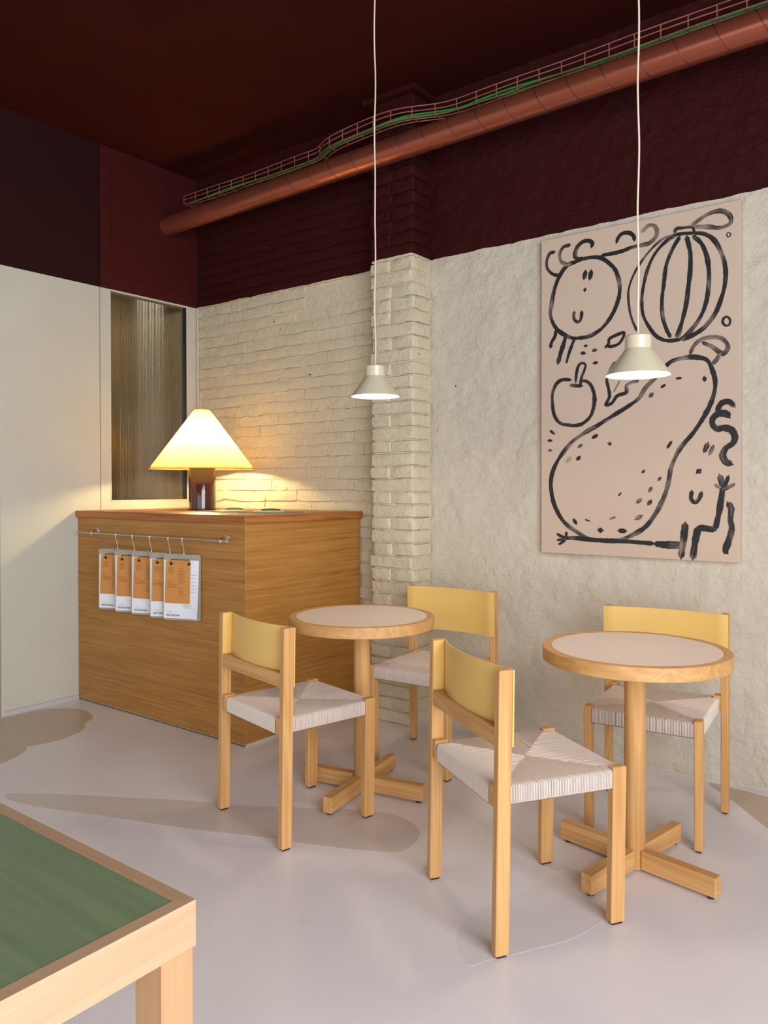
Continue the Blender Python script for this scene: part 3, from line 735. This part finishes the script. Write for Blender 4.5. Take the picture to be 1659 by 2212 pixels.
# ---- chairs
CW, CD, CA, CB, HF, HB, SH, CF = .4804, .440, .0275, .0467, .4616, .7828, .0151, .4157
def sx_(x, y, z): return (x, y+SH*z, z)
def make_chair():
    t = empty('dining_chair')
    for s in (-1, 1):
        xo = s*CW/2; xi = s*(CW/2-CA)
        b = MB().box(min(xo, xi), max(xo, xi), 0, CB-.005, .006, HB, c=.0022, xf=sx_); q = b.build('back_leg', M['ashz'], t)
        MB().box(min(xo, xi)+.004, max(xo, xi)-.004, .006, CB-.012, 0, .006, xf=sx_).build('foot_pad', M['black'], q)
        # inner face of the leg is lacquered yellow between rail and top
        xin = xi; MB().box(min(xin, xin-s*.0006), max(xin, xin-s*.0006), .002, CB-.006, .621, HB-.003, xf=sx_).build('yellow_cheek', M['yellow'], q)
        xo = s*CF/2; xi = s*(CF/2-CA)
        b = MB().box(min(xo, xi), max(xo, xi), CD-CB, CD, .006, HF, c=.0022, xf=sx_); q = b.build('front_leg', M['ashz'], t)
        MB().box(min(xo, xi)+.004, max(xo, xi)-.004, CD-CB+.006, CD-.006, 0, .006, xf=sx_).build('foot_pad', M['black'], q)
        # rear corner block between seat and back leg
        x1 = s*(CW/2-CA); x0 = s*(CW/2-CA-.0265)
        MB().box(min(x0, x1), max(x0, x1), .001, CB, .403, .463, c=.0015, xf=sx_).build('seat_block', M['ashy'], t)
    # curved yellow back panel in front of the legs, bowed backwards in the middle
    n = 34; P = []
    W2 = CW/2; sag = .034; yf = CB
    WI = CW/2-CA
    def yc(x): return yf if abs(x) >= WI else yf-sag*(1-(abs(x)/WI)**2.2)
    b = MB(); vs = []; fs = []
    th = .006
    for i in range(n+1):
        x = -W2+CW*i/n; y = yc(x)
        tap = .0048
        vs += [sx_(x, y, .572), sx_(x, y, HB-.001), sx_(x, y-tap, .572), sx_(x, y-tap, HB-.001)]
    for i in range(n):
        a = 4*i; c = a+4
        fs += [(a, a+1, c+1, c), (a+2, c+2, c+3, a+3), (a+1, a+3, c+3, c+1), (a, c, c+2, a+2)]
    fs += [(0, 2, 3, 1), (4*n, 4*n+1, 4*n+3, 4*n+2)]
    b._add(vs, fs); o = b.build('back_panel', M['yellow'], t, smooth=40); o['label'] = 'curved pale yellow back panel'
    # back rail behind the panel: straight at the back, following the panel at the front
    W3 = CW/2-CA
    vs = []; fs = []
    for i in range(n+1):
        x = -W3+2*W3*i/n; y = max(yc(x)-th, .006)
        vs += [sx_(x, .0015, .572), sx_(x, .0015, .6215), sx_(x, y, .572), sx_(x, y, .6215)]
    for i in range(n):
        a = 4*i; c = a+4
        fs += [(a, c, c+1, a+1), (a+2, a+3, c+3, c+2), (a+1, c+1, c+3, a+3), (a, a+2, c+2, c)]
    b = MB(); b._add(vs, fs); b.build('back_rail', M['ashx'], t)
    # woven paper-cord seat: separate cords wrapped over the four rails, meeting on the diagonals
    zt, zb = .4535, .3985; rc = .0021
    xl, xr, y0, y1 = -(CF/2-CA)+.001, (CF/2-CA)-.001, CB+.001, CD-CB-.001
    xs_out = CF/2-.003; yf_out = CD-.005; yb_out = .004
    b = MB()
    cx, cy = 0.0, (y0+y1)/2
    rr = random.Random(3)
    def cord(path):     # path from underside, up the outside, over the edge to the diagonal
        b.tube([sx_(*p) for p in path], rc, 5, caps=False)
    def wrap(o, tdir, ctr, L_in, zj):
        # o: outer coordinate, returns list of (distance-from-centre, z)
        rd = .009
        pr = [(o-.012, zb), (o-.004, zb+.001), (o, zb+.006), (o, zt-rd)]
        for k in range(1, 4):
            a = PI/2*k/3; pr.append((o-rd+rd*math.cos(a), zt-rd+rd*math.sin(a)))
        if L_in < o-rd-.004: pr.append((L_in, zt+zj))
        return pr
    step = .0052
    k = y0+step/2
    while k < y1:
        f = (k-cy)/((y1-y0)/2); din = abs(f)*(xr)
        for s in (-1, 1):
            zj = rr.uniform(-.0008, .0008)
            cord([(s*d, k, z_) for d, z_ in wrap(xs_out, s, 0, max(din-.002, .001), -.003*(1-abs(f))+zj)])
        k += step*rr.uniform(.97, 1.03)
    k = xl+step/2
    while k < xr:
        f = k/xr; din = abs(f)*(y1-y0)/2
        zj = rr.uniform(-.0008, .0008)
        cord([(k, cy+d, z_) for d, z_ in wrap(yf_out-cy, 1, 0, max(din-.002, .001), -.003*(1-abs(f))+zj)])
        cord([(k, cy-d, z_) for d, z_ in wrap(cy-yb_out, -1, 0, max(din-.002, .001), -.003*(1-abs(f))+zj)])
        k += step*rr.uniform(.97, 1.03)
    seat = b.build('woven_seat', M['cord'], t, smooth=True); seat['label'] = 'woven natural paper-cord seat'
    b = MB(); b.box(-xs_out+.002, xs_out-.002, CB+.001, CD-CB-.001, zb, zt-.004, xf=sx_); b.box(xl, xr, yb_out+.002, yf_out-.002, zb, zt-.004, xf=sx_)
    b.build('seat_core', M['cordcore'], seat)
    return t
ch0 = make_chair()
CH = [((3.1089, -1.5620), -32.854, 'nearest chair, back turned to us, at the round table below the painting'),
      ((2.1733, -1.5429), -13.072, 'chair with its back turned to us, in front of the oak counter'),
      ((3.3227, -0.3071), 186.484, 'chair against the plaster wall, partly behind the right round table'),
      ((2.2822, -0.2728), 183.393, 'chair against the brick pillar, partly behind the left round table')]
for i, ((x, y), a, lab) in enumerate(CH):
    c = ch0 if i == 0 else copy_tree(ch0)
    c.location = (x, y, 0); c.rotation_euler = (0, 0, math.radians(a))
    tag(c, 'ash wood '+lab, 'chair', 'ash dining chairs with yellow backs')

# ---- green-topped table in the foreground
GX, GY, GZ, GS = 3.537, -2.885, .74, .72
gt = empty('square_table', (GX-GS/2, GY-GS/2, 0)); hs = GS/2
for k in range(4):
    a = k*PI/2
    P = [(-hs, -hs), (hs, -hs), (hs-.0205, -hs+.0205), (-hs+.0205, -hs+.0205)]
    q = MB().prism(P, GZ-.061, GZ).build('edge_frame', M['beechx'], gt); q.rotation_euler = (0, 0, a)
MB().box(-hs+.0207, hs-.0207, -hs+.0207, hs-.0207, GZ-.02, GZ-.0008).build('table_inlay', M['greenlam'], gt)
for sx in (-1, 1):
    for sy in (-1, 1):
        MB().box(*sorted((sx*(hs-.002), sx*(hs-.060))), *sorted((sy*(hs-.002), sy*(hs-.052))), 0, GZ-.0612, c=.002).build('table_leg', M['beechz'], gt)
tag(gt, 'square beech table with green top, cut off in the lower left foreground', 'table')

# ================================================================ PENDANTS
def pendant(loc, label):
    t = empty('pendant_lamp', loc)
    rn, rr_ = .041, .1025
    b = MB(); b.lathe([(.0, .127), (rn-.003, .127), (rn, .124), (rn, .084)], 48); b.build('lamp_neck', M['lampwhite'], t, smooth=35)
    b = MB(); b.lathe([(rn, .084), (rn+.002, .081), (rr_-.002, .003), (rr_, .0), (rr_-.002, -.0005), (rr_-.004, .002), (rn, .078), (rn-.002, .084)], 64); b.build('lamp_shade', M['lampwhite'], t, smooth=50)
    b = MB(); b.disc(rr_-.010, .0065, 64, up=False); o = b.build('diffuser', M['glow'], t); o['label'] = 'lit white diffuser'
    pts = [(0, 0, .125)]+[(.002*math.sin(k*1.7+loc[0]*3), .002*math.cos(k*1.1), .125+(CEIL-loc[2]-.125)*k/16) for k in range(1, 16)]+[(0, 0, CEIL-loc[2])]
    b = MB(); b.tube([tuple(v) for v in catmull(pts, 4)], .0032, 8); b.build('cord', M['cordwhite'], t, smooth=60)
    b = MB(); b.lathe([(0, CEIL-loc[2]-.03), (.03, CEIL-loc[2]-.03), (.03, CEIL-loc[2])], 24); b.build('ceiling_rose', M['lampwhite'], t, smooth=40)
    tag(t, label, 'pendant lamp', 'cream pendant lamps'); return t
pendant((2.34, -.978, 1.655), 'cream pendant lamp over the left table, in front of the brick pillar')
pendant((3.467, -1.046, 1.637), 'cream pendant lamp over the right table, in front of the painting')

# ================================================================ DUCT AND CABLE TRAY
YD, RD = -.262, .0615
zd = lambda x: 3.020+.0075*x
du = empty('ventilation_duct', (2.2, YD, zd(2.2)))
b = MB(); b.tube([(x, YD, zd(x)) for x in (0.0, 1, 2, 3, 4, 5)], RD, 48, caps=True); at(du, b, 'duct_pipe', M['duct'], smooth=40)
b = MB(); pitch = .155; nst = 24; pts = []
for k in range(int(5/pitch*nst)):
    a = 2*PI*k/nst; x = .03+pitch*k/nst; pts.append((x, YD+(RD+.0002)*math.cos(a), zd(x)+(RD+.0002)*math.sin(a)))
b.tube(pts, .0016, 5, caps=False); at(du, b, 'spiral_seam', M['ductseam'], smooth=60)
for x in (1.02, 2.33, 2.98, 3.75):
    b = MB(); b.tube([(x-.001, YD, zd(x)), (x+.016, YD, zd(x))], RD+.0012, 48, caps=True); at(du, b, 'coupling_band', M['duct'], smooth=40)
tag(du, 'burgundy painted spiral ventilation duct running along the wall below the ceiling', 'duct')

TR = [(0.0, -.128), (.45, -.112), (1.235, -.126), (1.36, -.19), (1.46, -.213), (1.58, -.227), (1.71, -.234), (1.82, -.238), (1.93, -.221), (2.03, -.18), (2.13, -.140), (2.23, -.129), (2.8, -.132), (3.4, -.140), (4.2, -.142), (5.0, -.142)]
def tr_y(x):
    for (a, ya), (c, yc_) in zip(TR, TR[1:]):
        if x <= c: return ya+(yc_-ya)*(x-a)/(c-a)
    return TR[-1][1]
ty = empty('cable_tray', (2.2, -.13, 3.2)); TZ0, TZ1, TW = 3.203, 3.26, .062
for (dy, zz) in ((0, TZ1), (0, TZ1-.026), (0, TZ0), (TW*.5, TZ0), (TW, TZ0)):
    pts = [(x, tr_y(x)+dy, zz+.002*math.sin(x*9+zz*40)) for x in [k*.05 for k in range(101)]]
    b = MB(); b.tube(pts, .0029, 6); at(ty, b, 'tray_wire', M['wire'], smooth=60)
x = .02
while x < 5:
    y = tr_y(x); b = MB(); b.tube([(x, y, TZ1), (x, y, TZ0), (x, y+TW, TZ0)], .0026, 6); at(ty, b, 'tray_rung', M['wire'], smooth=60); x += .115
for x in (.3, 1.0, 2.4, 3.3):
    y = tr_y(x)+TW; b = MB(); b.tube([(x, y-.004, TZ0), (x, .02, TZ0)], .004, 6); at(ty, b, 'wall_bracket', M['wire'])
tag(ty, 'burgundy wire basket cable tray above the duct, jogging round the pillar', 'cable tray')
def cable(name, off, zz, r, m, label, x0, x1, amp=.003):
    pts = [(x, tr_y(x)+off+amp*math.sin(x*4+off*50), zz(x)) for x in np.arange(x0, x1, .06)]
    b = MB(); b.tube(pts, r, 8); tag(b.build(name, m, smooth=60), label, 'cable')
cable('power_cable', .022, lambda x: TZ0+.008+.016*max(0, math.sin(x*3.1+.2))**3, .0050, M['greencable'], 'green cable lying along the front of the wire tray', .05, 4.9)
cable('power_cable', .040, lambda x: TZ0+.008+.022*max(0, math.sin(x*2.3+3.2))**2, .0050, M['greencable'], 'green cable lying along the back of the wire tray', .6, 4.9)
cable('power_cable', .022, lambda x: TZ0+.026-.02*min(1, abs(x-2.45)/.3)**2, .0035, M['beigecable'], 'short beige cable beside the green ones in the tray', 2.25, 2.65, .002)

# ================================================================ PAINTING
pn = empty('wall_painting', (3.0755, YR-.032, .955))
PWd, PHt = .916, 1.531
MB().box(-PWd/2, PWd/2, 0, .028, 0, PHt, c=.0018).build('canvas', M['canvas'], pn)
MB().box(-PWd/2+.03, PWd/2-.03, .006, .033, .03, PHt-.03).build('stretcher_frame', M['beechx'], pn)
STROKES = [
([(-324,1385),(-361,1344),(-389,1280),(-403,1213),(-409,1161),(-389,1107),(-353,1068),(-301,1038),(-265,1032),(-212,1034),(-159,1057),(-116,1097),(-83,1150),(-64,1213),(-66,1271),(-83,1323),(-108,1356),(-143,1387),(-177,1401),(-230,1405),(-274,1398),(-324,1385)],19),
([(-385,1464),(-413,1461),(-430,1425),(-425,1389),(-398,1359),(-366,1349),(-343,1358)],16),
([(-306,1484),(-343,1478),(-361,1447),(-353,1411),(-324,1394),(-301,1390)],17),
([(-200,1451),(-196,1472),(-221,1487),(-252,1482),(-276,1457),(-282,1424),(-265,1409),(-240,1408)],20),
([(-151,1405),(-99,1404),(-50,1407),(-7,1415),(34,1417),(74,1420),(102,1443),(107,1469),(94,1494),(70,1499),(50,1485),(40,1475)],18),
([(-79,1449),(-70,1472),(-50,1487),(-20,1484),(1,1466),(6,1443)],18),
([(-228,1347),(-237,1307)],20),
([(-200,1344),(-208,1302)],22),
([(-230,1264),(-234,1249)],15),
([(-285,1162),(-288,1132),(-274,1111),(-256,1114),(-249,1136),(-248,1158)],16),
([(-381,1084),(-385,1055),(-403,1027),(-409,1001)],18),
([(-329,1048),(-342,1007),(-357,965),(-370,919)],22),
([(-284,1030),(-301,994),(-316,953),(-326,919)],16),
([(-236,991),(-220,991)],13),
([(-252,959),(-229,956)],15),
([(-195,964),(-172,967)],14),
([(-191,906),(-168,906)],15),
([(-133,971),(-116,990),(-112,1010),(-83,1023),(-44,1031),(-48,1007),(-66,984),(-91,975),(-120,976)],15),
([(184,1435),(137,1428),(90,1397),(50,1357),(17,1314),(-7,1270),(-22,1215),(-19,1150),(-7,1091),(18,1031)],11),
([(188,1430),(145,1411),(102,1371),(70,1313),(50,1244),(40,1173),(46,1100),(74,1041),(106,997),(146,972)],16),
([(207,1422),(176,1373),(149,1307),(138,1222),(130,1152),(134,1081),(150,1023),(169,985)],17),
([(236,1420),(252,1344),(252,1266),(244,1190),(234,1114),(215,1039),(196,978)],20),
([(264,1415),(300,1373),(323,1308),(331,1238),(327,1162),(312,1095),(283,1038),(238,989),(208,969)],18),
([(267,1426),(312,1413),(352,1379),(381,1320),(397,1257),(397,1196),(385,1138),(357,1066),(312,1011),(260,982),(215,968)],18),
([(130,977),(169,970),(212,970)],15),
([(172,1433),(222,1433),(267,1426)],15),
([(184,1442),(192,1460),(222,1458),(256,1455),(267,1441),(268,1426)],13),
([(256,1459),(290,1479),(333,1497),(377,1499),(410,1477),(420,1448),(406,1432),(369,1428),(327,1441),(271,1452)],18),
([(403,1399),(412,1400),(418,1390),(412,1382),(404,1385),(403,1398)],5),
([(393,1042),(407,1043),(417,1028),(413,1010),(399,1008),(387,1023),(393,1042)],10),
([(-301,836),(-347,840),(-379,821),(-398,779),(-398,727),(-389,675),(-361,634),(-310,619),(-265,617),(-229,632),(-199,664),(-185,713),(-185,755),(-199,798),(-220,821),(-248,827)],17),
([(-278,821),(-274,863),(-265,897),(-248,912),(-229,902),(-234,877),(-248,844),(-256,803)],14),
([(-306,811),(-274,806),(-244,803)],16),
([(-83,900),(-107,865),(-124,825),(-116,783),(-111,742),(-129,705),(-99,712),(-74,743),(-31,756),(-31,785),(-7,799),(26,804)],16),
([(-62,812),(-91,761)],7),
([(146,858),(184,882),(246,889),(291,883),(324,868),(343,832),(357,777),(353,724),(332,664),(299,605),(262,552),(216,499),(186,445),(170,398),(159,335),(139,272),(107,208),(59,142),(-6,100),(-72,76),(-141,71),(-212,79),(-273,107),(-328,144),(-365,190),(-393,250),(-406,320),(-403,372),(-385,424),(-347,483),(-292,541),(-229,581),(-167,612),(-99,650),(-31,687),(26,724),(58,770),(99,810),(146,858)],20),
([(252,902),(268,935),(298,959),(341,965),(379,957),(404,932),(407,909),(393,891),(375,897),(341,927),(305,946)],18),
([(379,893),(361,864),(345,850)],18),
([(75,728),(91,743)],18),
([(127,766),(146,777)],13),
([(194,801),(216,800)],13),
([(312,798),(315,779)],18),
([(-195,553),(-169,566)],18),
([(-265,511),(-245,523)],16),
([(-116,525),(-103,521)],22),
([(-324,441),(-304,463)],20),
([(-272,451),(-254,468)],16),
([(155,495),(174,524)],15),
([(42,386),(54,397)],13),
([(115,350),(127,365)],15),
([(74,299),(87,321)],15),
([(18,250),(40,267)],16),
([(69,241),(85,262)],16),
([(-68,280),(-54,296)],7),
([(12,175),(42,192)],22),
([(-290,168),(-272,145)],20),
([(-229,167),(-206,160)],8),
([(-111,172),(-81,183)],8),
([(-165,120),(-143,118)],24),
([(-68,120),(-31,119)],20),
([(-410,598),(-386,579)],14),
([(-422,550),(-401,548)],15),
([(-419,502),(-401,499)],13),
([(-374,95),(-351,83),(-324,75)],14),
([(-324,105),(-328,75)],14),
([(-374,64),(-337,70)],11),
([(-365,43),(-328,66)],14),
([(-333,75),(-273,77),(-184,72),(-99,71),(-14,71),(99,67)],20),
([(99,67),(147,64),(220,65)],29),
([(234,163),(228,100),(220,45),(216,10)],29),
([(288,145),(278,94),(270,40),(266,8)],31),
([(288,147),(321,142),(359,136)],27),
([(359,140),(373,205),(381,258),(387,304),(384,342),(376,372)],26),
([(412,368),(401,334),(387,304)],18),
([(437,334),(409,319),(387,308)],16),
([(357,331),(380,319)],16),
([(409,255),(423,229),(420,183),(426,146),(416,100),(401,54),(409,39)],24),
([(262,304),(258,273),(274,253),(292,269),(303,300)],18),
([(283,383),(298,396)],24),
([(329,511),(313,473)],24),
([(351,499),(335,461)],20),
([(436,661),(415,682),(389,682),(372,662),(368,643)],21),
([(415,617),(401,633),(372,635),(349,617),(347,591),(365,571),(393,573),(422,564),(437,537),(430,507),(401,486),(389,456),(401,429),(426,417)],26)]
for i, (pts, w) in enumerate(STROKES):
    C_ = catmull([(x/1000, 0, z_/1000) for x, z_ in pts], 7); w = w/1000; r_ = random.Random(i)
    vs = []; fs = []; uvs = []; n = len(C_); acc = 0; y = -.0006-.00002*i; NA = 5
    closed = pts[0] == pts[-1]
    ln = sum((C_[k+1]-C_[k]).length for k in range(n-1))
    wob = 0
    for k in range(n):
        t = (C_[min(k+1, n-1)]-C_[max(k-1, 0)]).normalized(); nn = Vector((-t.z, 0, t.x))
        if k: acc += (C_[k]-C_[k-1]).length
        e_ = min(acc, ln-acc)
        wob = wob*.7+r_.uniform(-.09, .09)
        hw = w/2*(1+wob+.10*math.sin(acc*40+i))
        if not closed and e_ < hw: hw *= math.sqrt(max(.12, 1-(1-e_/hw)**2))
        for a_ in range(NA):
            s_ = -1+2*a_/(NA-1); q = C_[k]+nn*hw*s_*(1+r_.uniform(-.05, .05)); vs.append((q.x, y, q.z)); uvs.append((acc+i*1.37, s_*w/2+i*.7))
    # rounded brush ends
    for k in range(n-1):
        for a_ in range(NA-1): fs.append((k*NA+a_, k*NA+a_+1, (k+1)*NA+a_+1, (k+1)*NA+a_))
    if not closed:
        for end, sg in ((0, -1), (n-1, 1)):
            t = ((C_[1]-C_[0]) if end == 0 else (C_[-1]-C_[-2])).normalized(); tip = C_[end]+t*sg*w*.32
            ti = len(vs); vs.append((tip.x, y, tip.z)); uvs.append((uvs[end*NA][0]+sg*w*.3, i*.7))
            base = [end*NA+a_ for a_ in range(NA)]
            for a_ in range(NA-1): fs.append((base[a_], base[a_+1], ti))
    me = bpy.data.meshes.new('brush_stroke'); me.from_pydata(vs, [], fs); me.materials.append(M['brush'])
    ul = me.uv_layers.new(name='stroke')
    for lp in me.loops: ul.data[lp.index].uv = uvs[lp.vertex_index]
    o = bpy.data.objects.new('brush_stroke', me); COL.objects.link(o); o.parent = pn
tag(pn, 'tall pink-beige canvas with loose black brush drawing of vegetables and faces', 'painting')
